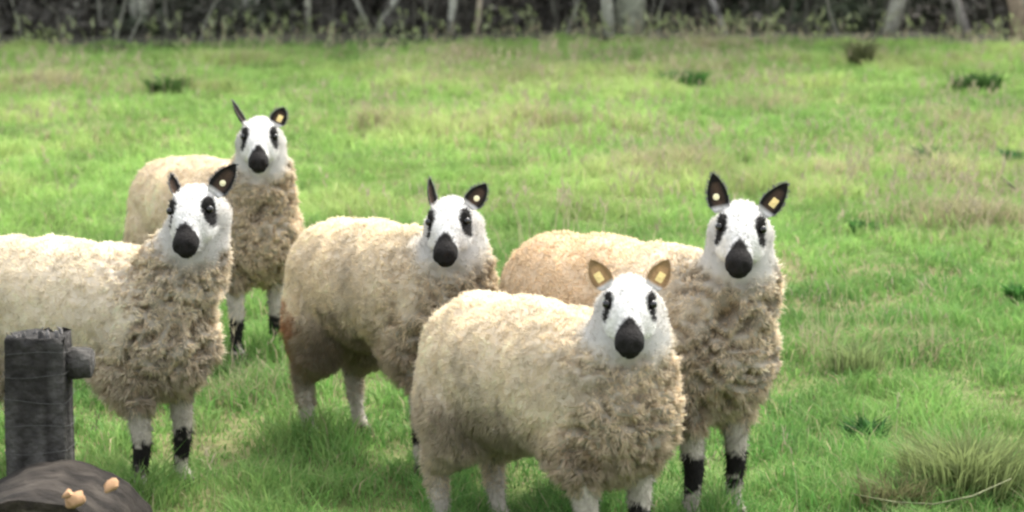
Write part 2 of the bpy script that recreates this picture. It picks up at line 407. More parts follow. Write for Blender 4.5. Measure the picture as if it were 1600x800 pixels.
def build_far_wood():
    A = Acc(); r = rng
    n = 60000; x = r.uniform(-26, 26, n); y = r.uniform(37, 46, n); z = r.uniform(0, 1, n) * 7
    P = np.column_stack([x, y, z]); a = r.normal(0, 1, (n, 3)); a /= np.linalg.norm(a, axis=1)[:, None]
    b = np.cross(a, r.normal(0, 1, (n, 3))); b /= np.linalg.norm(b, axis=1)[:, None]; s = r.uniform(.12, .3, (n, 1))
    V = np.stack([P - a * s, P + b * s * .6, P + a * s, P - b * s * .6], 1).reshape(-1, 3)
    C = mixc(np.array([[.03, .03, .022]]), np.array([[.04, .06, .025]]), r.uniform(0, 1, n))
    A.add(V, [np.arange(n * 4).reshape(n, 4)], np.repeat(C, 4, 0))
    # high canopy over the wood
    n = 30000; P = np.column_stack([r.uniform(-22, 22, n), r.uniform(34.5, 46, n), r.uniform(4.0, 6.5, n)])
    a = r.normal(0, 1, (n, 3)); a /= np.linalg.norm(a, axis=1)[:, None]
    b = np.cross(a, r.normal(0, 1, (n, 3))); b /= np.linalg.norm(b, axis=1)[:, None]; s = r.uniform(.15, .35, (n, 1))
    V = np.stack([P - a * s, P + b * s * .6, P + a * s, P - b * s * .6], 1).reshape(-1, 3)
    C = mixc(np.array([[.04, .06, .02]]), np.array([[.07, .10, .035]]), r.uniform(0, 1, n))
    A.add(V, [np.arange(n * 4).reshape(n, 4)], np.repeat(C, 4, 0))
    tag(A.build("far_wood", M_LEAF, smooth=False), kind="stuff")
build_far_wood()

# ------------------------------------------------------------------ sheep
def remesh(prims, voxel, smooth_it, fac=.5):
    """prims: list of (centre, (rx,ry,rz), rotation Matrix|None) or capsules ('c', p, q, rp, rq)"""
    bm = bmesh.new()
    def ball(c, rad, rot=None, sub=3):
        M = Matrix.Translation(Vector(c)) @ (rot.to_4x4() if rot else Matrix.Identity(4)) @ Matrix.Diagonal((*rad, 1))
        bmesh.ops.create_icosphere(bm, subdivisions=sub, radius=1, matrix=M)
    for p in prims:
        if p[0] == 'c':
            _, a, b, ra, rb = p; a = Vector(a); b = Vector(b); L = (b - a).length; n = max(2, int(L / (min(ra, rb) * .3)) + 1)
            for i in range(n):
                t = i / (n - 1); r = ra + (rb - ra) * t; ball(a.lerp(b, t), (r, r, r), None, 2)
        else: ball(p[0], p[1], p[2] if len(p) > 2 else None)
    me = bpy.data.meshes.new("tmp"); bm.to_mesh(me); bm.free()
    o = bpy.data.objects.new("tmp", me); COL.objects.link(o)
    m = o.modifiers.new("r", 'REMESH'); m.mode = 'VOXEL'; m.voxel_size = voxel
    s = o.modifiers.new("s", 'SMOOTH'); s.iterations = smooth_it; s.factor = fac
    dg = bpy.context.evaluated_depsgraph_get(); ev = o.evaluated_get(dg)
    m2 = bpy.data.meshes.new_from_object(ev)
    V, N, T = mesh_arrays(m2)
    q = np.empty(len(m2.polygons) * 4, np.int32); m2.polygons.foreach_get("vertices", q) if all(len(p.vertices) == 4 for p in m2.polygons) else None
    bpy.data.objects.remove(o); bpy.data.meshes.remove(me); bpy.data.meshes.remove(m2)
    return V, N, T
def vnormals(V, T):
    fn = np.cross(V[T[:, 1]] - V[T[:, 0]], V[T[:, 2]] - V[T[:, 0]]); N = np.zeros_like(V)
    for k in range(3):
        for c in range(3): N[:, c] += np.bincount(T[:, k], fn[:, c], len(V))
    return N / np.maximum(1e-9, np.linalg.norm(N, axis=1))[:, None]
def sample(V, N, T, n, wgt=None):
    a = np.linalg.norm(np.cross(V[T[:, 1]] - V[T[:, 0]], V[T[:, 2]] - V[T[:, 0]]), axis=1)
    if wgt is not None: a = a * wgt[T].mean(1)
    i = rng.choice(len(T), n, p=a / a.sum()); u = rng.uniform(0, 1, (n, 2)); f = u.sum(1) > 1; u[f] = 1 - u[f]
    w0 = (1 - u.sum(1))[:, None]; t = T[i]
    P = V[t[:, 0]] * w0 + V[t[:, 1]] * u[:, :1] + V[t[:, 2]] * u[:, 1:]
    Nn = N[t[:, 0]] * w0 + N[t[:, 1]] * u[:, :1] + N[t[:, 2]] * u[:, 1:]
    return P, Nn / np.maximum(1e-9, np.linalg.norm(Nn, axis=1))[:, None]
def strands(A, P, d1, d2, L, W, C0_, C1_):
    """three-sided tapered locks: root P, first half along d1, second half along d2"""
    n = len(P); p1 = P + d1 * (L * .5)[:, None]; p2 = p1 + d2 * (L * .5)[:, None]
    a = np.cross(d1, rng.normal(0, 1, (n, 3))); a /= np.maximum(1e-9, np.linalg.norm(a, axis=1))[:, None]
    b = np.cross(d1, a); V = np.empty((n, 7, 3))
    for k in range(3):
        o = (a * math.cos(k * 2.094) + b * math.sin(k * 2.094)) * W[:, None]
        V[:, k] = P + o; V[:, 3 + k] = p1 + o * .75
    V[:, 6] = p2; i = np.arange(n) * 7
    Q = np.concatenate([np.stack([i + k, i + (k + 1) % 3, i + 3 + (k + 1) % 3, i + 3 + k], 1) for k in range(3)])
    T = np.concatenate([np.stack([i + 3 + k, i + 3 + (k + 1) % 3, i + 6], 1) for k in range(3)])
    C = np.empty((n, 7, 3)); C[:, :3] = C0_[:, None]; C[:, 3:6] = ((C0_ + C1_) / 2)[:, None]; C[:, 6] = C1_
    A.add(V.reshape(-1, 3), [Q, T], C.reshape(-1, 3))

WHITE = np.array([.66, .645, .61]); BLACK = np.array([.010, .0085, .0075])
def make_sheep(label, gx, gy_px, yaw, head_px, head_dy, scale=1.0, length=1.0, face_yaw=0, face_pitch=29, roll=0, ears=None,
               patch_z=(.09, .2), tint=(1, 1, 1), rump_tint=None, dirt=.5, seed=0, ear_col=BLACK, eye_s=1.0, front_legs=None, head_s=1.02, painted_groin_shade=.35,
               back_z=0, tail_stain=False, legs_dx=(0, 0, 0, 0), chest_w=1.0, neck_w=1.0, tags=(1, 1), nstr=80000, body_lift=0):
    """gx, gy_px: pixel where the ground point between the front feet lies. yaw in degrees: 0 = walking to the right, 90 = to the camera"""
    g = at(gx, gy_px); z0 = gz(g.x, g.y); h = R_(yaw); k = scale
    fwd = Vector((math.cos(h), -math.sin(h), 0)); left = Vector((math.sin(h), math.cos(h), 0)); Zv = Vector((0, 0, 1))
    Mw = Matrix((fwd, left, Zv)).transposed()          # local -> world rotation
    base = Vector((g.x, g.y, z0)) - fwd * (.25 * k * length)
    root = empty("sheep", base, math.atan2(fwd.y, fwd.x)); tag(root, label, "sheep", "sheep standing in the grass field")
    toL = lambda wv: Mw.transposed() @ wv
    hw = at_depth(head_px[0], head_px[1], g.y + head_dy)
    H = toL(hw - base)                                    # head centre (cranium)
    # face frame in world, then local
    T = Vector((-hw.x, -hw.y, 0)).normalized(); T = Matrix.Rotation(R_(face_yaw), 3, 'Z') @ T
    Rv = Vector((0, 0, 1)).cross(T).normalized()        # to the picture's right when facing the camera
    p = R_(face_pitch); Fw = T * math.cos(p) - Zv * math.sin(p); Uw = T * math.sin(p) + Zv * math.cos(p)
    rt = Matrix.Rotation(R_(roll), 3, T); Fw = rt @ Fw; Uw = rt @ Uw; Rv = rt @ Rv
    F, U, Sd = toL(Fw), toL(Uw), toL(Rv); hs = head_s
    hp = lambda f, s, u: H + (F * f + Sd * s + U * u) * hs
    Rm = Matrix((F, Sd, U)).transposed()
    x = lambda a: a * length * k
    # ---- bones ----
    legs = []
    for sgn, dx in ((1, legs_dx[0]), (-1, legs_dx[1])):
        legs.append(('f', [(x(.22), sgn * .10 * k, .40 * k), (x(.25) + dx * .4, sgn * .095 * k, .30 * k), (x(.26) + dx * .8, sgn * .09 * k, .175 * k), (x(.25) + dx, sgn * .09 * k, .065 * k), (x(.25) + dx + .02, sgn * .09 * k, .022 * k)], [.062, .040, .030, .022, .028]))
    for sgn, dx in ((1, legs_dx[2]), (-1, legs_dx[3])):
        legs.append(('h', [(x(-.27), sgn * .105 * k, .40 * k), (x(-.27) + dx * .5, sgn * .11 * k, .33 * k), (x(-.40) + dx, sgn * .10 * k, .22 * k), (x(-.37) + dx, sgn * .10 * k, .07 * k), (x(-.345) + dx, sgn * .10 * k, .022 * k)], [.095, .075, .034, .023, .028]))
    for kind, pts, rad in legs: FEET.append(base + Mw @ Vector(pts[-1]))
    def trunk(infl):
        i = infl; bz = back_z
        P = [((x(-.30), 0, (.515 + bz) * k), (.175 * k + i, .175 * k + i, .175 * k + i)),
             ((x(-.12), 0, (.51 + bz) * k), (x(.26) + i, .205 * k + i, .19 * k + i)),
             ((x(.08), 0, (.515 + bz) * k), (x(.26) + i, .195 * k + i, .185 * k + i)),
             ((x(.24), 0, (.50 + bz * .5) * k), (.15 * k + i, .165 * k * chest_w + i, .20 * k + i)),
             ((x(.30), 0, (.47 + bz * .5) * k), (.11 * k + i, .135 * k * chest_w + i, .14 * k + i)),
             ((x(.20), .09 * k * chest_w, .45 * k), (.12 * k + i, .07 * k + i, .15 * k + i)), ((x(.20), -.09 * k * chest_w, .45 * k), (.12 * k + i, .07 * k + i, .15 * k + i)),
             ((x(-.30), .10 * k, .43 * k), (.13 * k + i, .085 * k + i, .17 * k + i)), ((x(-.30), -.10 * k, .43 * k), (.13 * k + i, .085 * k + i, .17 * k + i))]
        nb = hp(-.02, 0, -.06)
        for q in range(9):
            t = q / 8; a = Vector((x(.24), 0, .55 * k)); c = a.lerp(nb, t) + Vector((x(.03), 0, 0)) * math.sin(t * 3.14)
            r = (.140 * (1 - t) + .076 * t) * neck_w * k + i
            P.append((c, (r, r, r * 1.05)))
        return P
    headp = [(hp(-.005, 0, -.012), (.075 * hs, .069 * hs, .068 * hs), Rm), (hp(.045, 0, -.012), (.07 * hs, .063 * hs, .056 * hs), Rm),
             (hp(.090, 0, -.014), (.056 * hs, .036 * hs, .042 * hs), Rm), (hp(.138, 0, -.022), (.040 * hs, .039 * hs, .036 * hs), Rm),
             (hp(.155, 0, -.026), (.031 * hs, .039 * hs, .034 * hs), Rm),
             (hp(.145, 0, -.050), (.034 * hs, .025 * hs, .018 * hs), Rm), (hp(.08, 0, -.05), (.07 * hs, .036 * hs, .035 * hs), Rm)]
    for s in (-1, 1):
        headp += [(hp(.05, s * .036, -.036), (.056 * hs, .032 * hs, .040 * hs), Rm), (hp(.024, s * .046, .026), (.026 * hs, .019 * hs, .019 * hs), Rm)]
    legp = []
    for kind, pts, rad in legs:
        for i in range(len(pts) - 1): legp.append(('c', pts[i], pts[i + 1], rad[i] * k, rad[i + 1] * k))
    V, N, T_ = remesh(trunk(-.03) + headp + legp, .0085, 5)
    V = V.astype(np.float64)
    # nostril / mouth dents
    def hc_(Vv):
        D = Vv - np.array(H)[None]; return np.stack([D @ np.array(F), D @ np.array(Sd), D @ np.array(U)], 1) / hs
    q = hc_(V)
    for s in (-1, 1):
        d = np.linalg.norm((q - np.array([.182, s * .017, -.014])) / np.array([.014, .008, .012]), axis=1)
        V -= N * (.011 * np.exp(-d ** 2))[:, None]
        d = np.linalg.norm((q - np.array([.05, s * .062, .012])) / np.array([.016, .014, .014]), axis=1)
        V -= N * (.006 * np.exp(-d ** 2))[:, None]
    d = np.abs(q[:, 2] + .043) / .005; V -= N * (.004 * np.exp(-d ** 2) * (q[:, 0] > .11))[:, None]
    ecol = np.array(ear_col)
    def hcol(Pp, isear=None):
        q = hc_(Pp); f, s, u = q[:, 0], np.abs(q[:, 1]), q[:, 2]; nz = (fbm(Pp * 60, seed, 2) - .5)
        inh = (np.linalg.norm(q - np.array([.07, 0, -.02]), axis=1) < .19)
        C = np.repeat(WHITE[None], len(Pp), 0) * (.88 + .20 * fbm(Pp * 22, seed + 3, 3))[:, None]; C = mixc(C, np.array([.60, .53, .46]), np.clip(sstep(.05, .12, f) * sstep(.02, .05, s) * .5 + sstep(.0, -.06, f) * .5, 0, 1) * fbm(Pp * 14, seed + 8, 2))
        nose = sstep(-.005, .005, f - (.102 + s * .75 + s * s * 2) + nz * .018) * (u > -.055) * inh * (f < .24)
        C = mixc(C, BLACK * 1.05, nose)
        e = np.sqrt(((f - .047 - (s - .062) * .3) / (.040 * eye_s)) ** 2 + ((s - .057) / (.024 * eye_s ** 1.6)) ** 2 + ((u - .012) / .05) ** 2) + nz * .22
        C = mixc(C, BLACK, sstep(1.12, .92, e) * inh)
        return C, inh
    C, inh = hcol(V)
    zz = V[:, 2]; legm = (~inh) & (zz < .40)
    lc = np.repeat(np.array([[.40, .36, .30]]), len(V), 0) * (.8 + .4 * fbm(V * 30, seed + 9, 3))[:, None]  # leg hair darkened for the shade under the body
    front = V[:, 0] > 0
    nzv = (fbm(V * 45, seed + 4, 2) - .5) * .10
    pm = sstep(patch_z[0] - .006, patch_z[0] + .006, zz + nzv) * sstep(patch_z[1] + .006, patch_z[1] - .006, zz + nzv)
    pm = pm * np.where(front, 1, .0)
    hind = (~front) * (sstep(.015, .0, np.abs(zz - .23 * k) - .03)) * (V[:, 0] < x(-.38)) * .6
    lc = mixc(lc, BLACK, np.clip(pm + hind, 0, 1)); lc = mixc(lc, np.array([.05, .04, .03]), sstep(.04, .032, zz))
    C = np.where(legm[:, None], lc, C); C = np.where(((~inh) & (zz >= .40))[:, None], np.array([[.55, .47, .36]]), C)
    A = Acc(); A.add(V, [T_], C)
    # short hair on the face and legs
    Nn = vnormals(V, T_)
    wgt = np.where(inh, 1.0, np.where(zz < .36, .5, 0.0)); 
    P, n_ = sample(V, Nn, T_, 9000, wgt); Ch, ih = hcol(P)
    kd_l = P[:, 2]; 
    pl = sstep(patch_z[0] - .006, patch_z[0] + .006, kd_l) * sstep(patch_z[1] + .006, patch_z[1] - .006, kd_l) * (P[:, 0] > 0)
    Cl = mixc(np.repeat(np.array([[.42, .38, .32]]), len(P), 0), BLACK, pl); Ch = np.where(ih[:, None], Ch, Cl)
    Ch *= rng.uniform(.94, 1.04, (len(P), 1))
    dn = -np.array(F)[None] * .7 * ih[:, None] + np.array([[0, 0, -.8]]) * (~ih)[:, None]
    d1 = n_ * .8 + dn + rng.normal(0, .2, P.shape); d1 /= np.linalg.norm(d1, axis=1)[:, None]
    nosey = (hc_(P)[:, 0] > .13) & ih
    strands(A, P - n_ * .002, d1, d1, np.where(nosey, .004, np.where(ih, .011, .018)) * rng.uniform(.6, 1.3, len(P)), np.full(len(P), .0011), Ch, Ch)
    # ears: cupped leaf shells joined to the body
    earsets = ears or [((-.60, .80, .25), 0, 1, 1), ((.60, .80, .25), 0, 1, 1)]
    eartip = []
    for ei, (s, (dv, twist, wsc, lsc)) in enumerate(zip((-1, 1), earsets)):
        Tl = toL(T); d = (Sd * dv[0] + Vector((0, 0, 1)) * dv[1] - Tl * dv[2]).normalized()
        nrm = (Tl + Vector((0, 0, 1)) * .1); nrm = (nrm - d * nrm.dot(d)).normalized(); nrm = Matrix.Rotation(R_(twist), 3, d) @ nrm
        wd = d.cross(nrm).normalized(); b0 = hp(-.012, s * .056, .012) + Vector((0, 0, .012)); L = .110 * lsc * hs; nu, nv = 11, 9
        G = np.zeros((2, nu, nv, 3)); cc = np.zeros((2, nu, nv, 3))
        for i in range(nu):
            t = i / (nu - 1); wv = .026 * wsc * hs * (math.sin(min(1, (t * .93 + .07)) ** .8 * math.pi) ** .75 + .12 * (1 - t))
            for j in range(nv):
                v = j / (nv - 1) * 2 - 1
                c = b0 + d * (L * t) + wd * (wv * v) + nrm * (abs(v) ** 2 * wv * .55 - .012 * math.sin(t * 2.6))
                th = .0028 * (1 - .7 * abs(v)) * (1 - .6 * t)
                for l, sg in ((0, 1), (1, -1)):
                    G[l, i, j] = c + nrm * th * sg
                    base_c = ecol * 1.0
                    if l == 0 and abs(v) < .55 and t > .1 and t < .75: base_c = ecol * 1.5 + np.array([.06, .035, .02]) * (1 - abs(v))
                    if t < .12: base_c = WHITE * .8
                    cc[l, i, j] = base_c
        idx = np.arange(2 * nu * nv).reshape(2, nu, nv); Fq = []
        Fq.append(np.stack([idx[0, :-1, :-1], idx[0, :-1, 1:], idx[0, 1:, 1:], idx[0, 1:, :-1]], -1).reshape(-1, 4))
        Fq.append(np.stack([idx[1, :-1, :-1], idx[1, 1:, :-1], idx[1, 1:, 1:], idx[1, :-1, 1:]], -1).reshape(-1, 4))
        for jj, fl in ((0, 1), (nv - 1, 0)):
            a0, a1, b1, b0_ = idx[0, :-1, jj], idx[0, 1:, jj], idx[1, 1:, jj], idx[1, :-1, jj]
            Fq.append(np.stack([a0, a1, b1, b0_] if fl else [b0_, b1, a1, a0], -1))
        for ii in (0, nu - 1):
            a0, a1, b1, b0_ = idx[0, ii, :-1], idx[0, ii, 1:], idx[1, ii, 1:], idx[1, ii, :-1]; Fq.append(np.stack([b0_, b1, a1, a0] if ii == 0 else [a0, a1, b1, b0_], -1))
        A.add(G.reshape(-1, 3), [np.concatenate(Fq)], cc.reshape(-1, 3))
        # fringe hairs on the rim
        for jj in (0, nv - 1):
            rim = G[0, 1:, jj]; m = 70; t = rng.uniform(0, len(rim) - 1.001, m); i0 = t.astype(int); fr = (t - i0)[:, None]
            pr = rim[i0] * (1 - fr) + rim[i0 + 1] * fr; out = np.array(wd)[None] * (-1 if jj == 0 else 1) + np.array(d)[None] * .8 + rng.normal(0, .3, (m, 3)); out /= np.linalg.norm(out, axis=1)[:, None]
            cw = np.repeat((ecol * 2 + .12)[None], m, 0); strands(A, pr, out, out, rng.uniform(.005, .012, m), np.full(m, .0011), cw, cw)
        if tags[ei]:
            c = b0 + d * (L * .40) + nrm * .010 + wd * (.004 * s)
            tb = bmesh.new(); M4 = Matrix.Translation(c) @ Matrix((wd, d, nrm)).transposed().to_4x4()
            if tags[ei] == 2:
                bmesh.ops.create_cube(tb, size=1, matrix=M4 @ Matrix.Diagonal((.019 * hs, .026 * hs, .003, 1)))
                bmesh.ops.bevel(tb, geom=tb.edges[:], offset=.0012, segments=2, affect='EDGES')
            else:
                bmesh.ops.create_cone(tb, cap_ends=True, segments=20, radius1=.009 * hs, radius2=.008 * hs, depth=.003, matrix=M4)
            bmesh.ops.create_cone(tb, cap_ends=True, segments=14, radius1=.004, radius2=.003, depth=.006, matrix=M4 @ Matrix.Translation((0, 0, .003)))
            me = bpy.data.meshes.new("ear_tag"); tb.to_mesh(me); tb.free(); me.materials.append(M_TAG if tags[ei] == 2 else M_TAGW)
            o = bpy.data.objects.new("ear_tag", me); COL.objects.link(o); o.parent = root
    body = A.build("body", M_SKIN, root)
    # eyes
    for s in (-1, 1):
        eb = bmesh.new(); bmesh.ops.create_uvsphere(eb, u_segments=20, v_segments=12, radius=.0115 * hs, matrix=Matrix.Translation(hp(.046, s * .0575, .019)))
        for f in eb.faces: f.smooth = True
        me = bpy.data.meshes.new("eye"); eb.to_mesh(me); eb.free(); me.materials.append(M_EYE)
        o = bpy.data.objects.new("eye", me); COL.objects.link(o); o.parent = root
    # ---- fleece ----
    cheeks = []
    for s in (-1, 1):
        cheeks.append((hp(-.02, s * .050, -.055), (.060 * hs, .042 * hs, .052 * hs), Rm))
    cheeks.append((hp(-.035, 0, -.022), (.052 * hs, .060 * hs, .056 * hs), Rm)); cheeks.append((hp(.03, 0, -.085), (.075 * hs, .055 * hs, .045 * hs), Rm))
    thighs = []
    for kind, pts, rad in legs:
        if kind == 'h': thighs += [('c', pts[0], pts[1], .10 * k, .078 * k), ('c', pts[1], Vector(pts[1]).lerp(Vector(pts[2]), .999), .072 * k, .034 * k), ('c', pts[2], Vector(pts[2]).lerp(Vector(pts[3]), .6), .032 * k, .024 * k)]
        else: thighs += [('c', pts[0], Vector(pts[0]).lerp(Vector(pts[1]), .75), .075 * k, .052 * k)]
    tl = [('c', (x(-.43), 0, .60 * k), (x(-.50), 0, .48 * k), .04, .042), ('c', (x(-.50), 0, .48 * k), (x(-.50), 0, .30 * k), .042, .03)]
    V, N, T_ = remesh(trunk(.010) + cheeks + thighs + tl, .0105, 7)
    V = V.astype(np.float64)
    def regions(P):
        nb = np.array(hp(-.02, 0, -.06)); ch = np.array([x(.31), 0, .47 * k])
        ax = nb - ch; L2 = ax @ ax; t = np.clip(((P - ch) @ ax) / L2, 0, 1); dd = np.linalg.norm(P - (ch + t[:, None] * ax), axis=1)
        yl = t * nb[1]; fr = sstep(x(.06), x(.31), P[:, 0] + .06 * (vnoise(P * 9, seed) - .5)) * sstep(.20 * chest_w, (.15 - .09 * t) * chest_w, np.abs(P[:, 1] - yl) + .07 * (vnoise(P * 11, seed + 1) - .5)) * sstep(1.05, .75, t); 
        q = hc_(P); dh = np.linalg.norm(q - np.array([.02, 0, -.02]), axis=1)
        chest = fr * sstep(.10, .145, dh); face = sstep(.185, .11, dh + .03 * (vnoise(P * 30, seed) - .5))
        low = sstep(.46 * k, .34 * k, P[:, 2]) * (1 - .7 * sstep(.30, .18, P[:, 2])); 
        return chest * (1 - face), face, low
    ch, fa, lo = regions(V)
    Ps = V * np.array([1, 1, 1.7]); wp = np.stack([fbm(V * 9, seed + 11, 2), fbm(V * 9, seed + 12, 2), fbm(V * 9, seed + 13, 2)], 1) * 1.3
    rid = 1 - np.abs(2 * vnoise(Ps * 24 + wp * 2.2, seed + 20) - 1) * 1.0
    rid = rid ** 1.2
    soft = fbm(V * 13, seed + 21, 3) - .5
    V = V + N * (((rid - .62) * .046 * ch + soft * .022 * (1 - fa) + (vnoise(V * 42, seed) - .5) * .006 * (1 - fa))[:, None])
    Nn = vnormals(V, T_)
    tint = np.array(tint)
    def wcol(P):
        c, f_, l = regions(P); n1 = fbm(P * 7, seed + 31, 3); n2 = fbm(P * 28, seed + 32, 2)
        Cc = np.repeat((np.array([.93, .85, .70]) * tint)[None], len(P), 0) * (.86 + .28 * n1)[:, None] * (1 - .11 * sstep(.45, .7, fbm(P * np.array([14, 14, 7]), seed + 35, 3)) * (1 - f_))[:, None]
        if rump_tint is not None: Cc = mixc(Cc, np.array(rump_tint), sstep(x(.2), x(-.1), P[:, 0]) * .8)
        Cc = mixc(Cc, np.array([.90, .80, .66]), c * .2)  # breast tinted browner because it faces away from the light
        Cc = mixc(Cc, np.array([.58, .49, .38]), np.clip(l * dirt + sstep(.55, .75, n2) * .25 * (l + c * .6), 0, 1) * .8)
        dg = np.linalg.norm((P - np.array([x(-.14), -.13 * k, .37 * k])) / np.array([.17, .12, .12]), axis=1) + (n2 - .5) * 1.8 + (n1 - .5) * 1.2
        Cc = mixc(Cc, np.array([.30, .235, .165]), sstep(1.3, .25, dg) * painted_groin_shade)  # shadow of the flank fold, painted dark into the wool colour
        Cc = mixc(Cc, WHITE, f_ * .95)
        if tail_stain:
            d = np.linalg.norm((P - np.array([x(-.40), -.18, .33 * k])) / np.array([.11, .13, .14]), axis=1); Cc = mixc(Cc, np.array([.50, .22, .09]), sstep(1.2, .3, d + (n2 - .5) * 1.8) * .75)
            Cc = mixc(Cc, np.array([.30, .24, .18]), sstep(.40 * k, .32 * k, P[:, 2]) * sstep(-.1, -.25, P[:, 0]) * .6)
        return Cc
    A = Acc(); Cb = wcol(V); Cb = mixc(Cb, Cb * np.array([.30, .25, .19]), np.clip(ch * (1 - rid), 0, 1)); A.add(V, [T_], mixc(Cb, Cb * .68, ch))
    P, n_ = sample(V, Nn, T_, nstr, 1 + .3 * ch)
    c, f_, l = regions(P)
    wpP = np.stack([fbm(P * 9, seed + 11, 2), fbm(P * 9, seed + 12, 2), fbm(P * 9, seed + 13, 2)], 1) * 1.3
    ridP = (1 - np.abs(2 * vnoise(P * np.array([1, 1, 1.7]) * 24 + wpP * 2.2, seed + 20) - 1)) ** 1.2
    # clumps
    nc = 5200; ci = rng.choice(len(P), nc, replace=False); kd = kdtree.KDTree(nc)
    for i, j in enumerate(ci): kd.insert(Vector(P[j]), i)
    kd.balance(); near = np.array([kd.find(Vector(p))[1] for p in P])
    lc_ = rng.normal(0, 1, (nc, 3)); ctr = P[ci]; Lc = rng.uniform(.75, 1.3, nc)
    down = np.array([[-.25, 0, -1.0]])
    wav = np.stack([fbm(P * 14 + 5, seed + 41, 2), fbm(P * 14 + 9, seed + 42, 2), fbm(P * 14 + 2, seed + 43, 2)], 1) - .5
    L = ((.015 * (1 - f_) + .011 * f_ + .010 * c) * Lc[near] * rng.uniform(.7, 1.25, len(P)) + (l * .022)) * (1 - .65 * c * (1 - ridP))
    d1 = n_ * 1.0 + down * (.25 + .1 * c)[:, None] + wav * (.7 + 1.6 * c + 1.2 * l * (1 - c))[:, None] + lc_[near] * (.14 + .3 * c)[:, None] + rng.normal(0, .16, P.shape)
    d1 = np.where((f_ > .5)[:, None], n_ * .7 - np.array(F)[None] * .6 + rng.normal(0, .25, P.shape), d1)
    d1 /= np.linalg.norm(d1, axis=1)[:, None]
    tip = ctr[near] + n_[...] * L[:, None] + d1 * (L * .6)[:, None]; conv = tip - (P + d1 * (L * .5)[:, None]); conv /= np.maximum(1e-6, np.linalg.norm(conv, axis=1))[:, None]
    kk = (.15 + .75 * c)[:, None] * (1 - f_)[:, None]
    d2 = d1 * (1 - kk) + conv * kk + down * .25 * (1 - f_)[:, None] + lc_[near] * ((.1 + .25 * c) * (1 - f_))[:, None]; d2 /= np.linalg.norm(d2, axis=1)[:, None]
    Cs = wcol(P) * rng.uniform(.9, 1.1, (nc,))[near][:, None] * rng.uniform(.92, 1.08, (len(P), 1))
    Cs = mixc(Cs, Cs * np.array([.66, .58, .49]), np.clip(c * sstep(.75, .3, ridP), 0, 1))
    Cr = mixc(Cs * np.array([.97, .95, .91]), Cs * np.array([.86, .79, .69]), np.clip(c + l * .4, 0, 1))
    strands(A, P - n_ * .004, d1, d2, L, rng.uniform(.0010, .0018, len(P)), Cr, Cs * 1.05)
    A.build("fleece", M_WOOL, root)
    return root

BOTH = lambda a, b: [a, b]
E_STD = [((-.42, .80, .25), 0, 1, 1), ((.62, .72, .25), 0, 1, 1)]
FEET = []
SHEEP = [
 dict(label="sheep cut off by the left picture edge, standing behind the dark wooden post", gx=252, gy_px=778, yaw=34, head_px=(304, 322), head_dy=-.10,
      ears=[((-.15, 1.0, .2), 66, .8, .62), ((.62, .85, .15), 0, 1.1, 1.0)], roll=4, face_yaw=-16, patch_z=(.075, .18), seed=1, tags=(0, 1), length=1.10, back_z=.028),
 dict(label="rearmost sheep, smallest in view, looking over the back of the left sheep", gx=400, gy_px=568, yaw=50, head_px=(406, 209), head_dy=-.12,
      ears=[((-.40, 1.0, .1), 72, .8, .95), ((.42, .85, .2), 0, 1.05, .70)], patch_z=(.045, .165), seed=2, tags=(0, 2), face_yaw=-3, tint=(1, .97, .93), back_z=.03),
 dict(label="middle sheep with its head turned to the camera and a red-brown stained tail", gx=692, gy_px=738, yaw=50, head_px=(704, 340), head_dy=-.06,
      ears=[((-.04, 1.0, .1), 70, .8, .85), ((.55, .75, .2), 0, 1.05, .8)], seed=3, painted_groin_shade=.62, roll=3, tags=(0, 1), face_yaw=-10, tail_stain=True, dirt=.8, tint=(.98, .96, .92), back_z=.035, length=.94),
 dict(label="nearest sheep, in front, with small tan ears and its head lowest of the five", gx=955, gy_px=905, yaw=52, head_px=(984, 468), head_dy=-.06,
      ears=[((-.55, .85, .2), 0, 1.0, .78), ((.50, .85, .2), 0, 1.0, .78)], seed=4, painted_groin_shade=.5, eye_s=.82, ear_col=(.24, .155, .075), face_pitch=27, patch_z=(.09, .2), dirt=.7, tint=(.98, .96, .93), tags=(2, 2)),
 dict(label="right-hand sheep with tall black ears and both black knees clear of the grass", gx=1112, gy_px=828, yaw=46, head_px=(1158, 350), head_dy=-.10,
      ears=[((-.22, 1.0, .1), 0, 1.0, .98), ((.60, .80, .15), 0, 1.0, 1.0)], seed=5, legs_dx=(0, 0, .15, .22), roll=-3, rump_tint=(.84, .68, .48), face_pitch=28, patch_z=(.115, .215), length=1.10, back_z=.075, tags=(1, 2)),
]
for s_ in SHEEP: make_sheep(**s_)

build_grass()

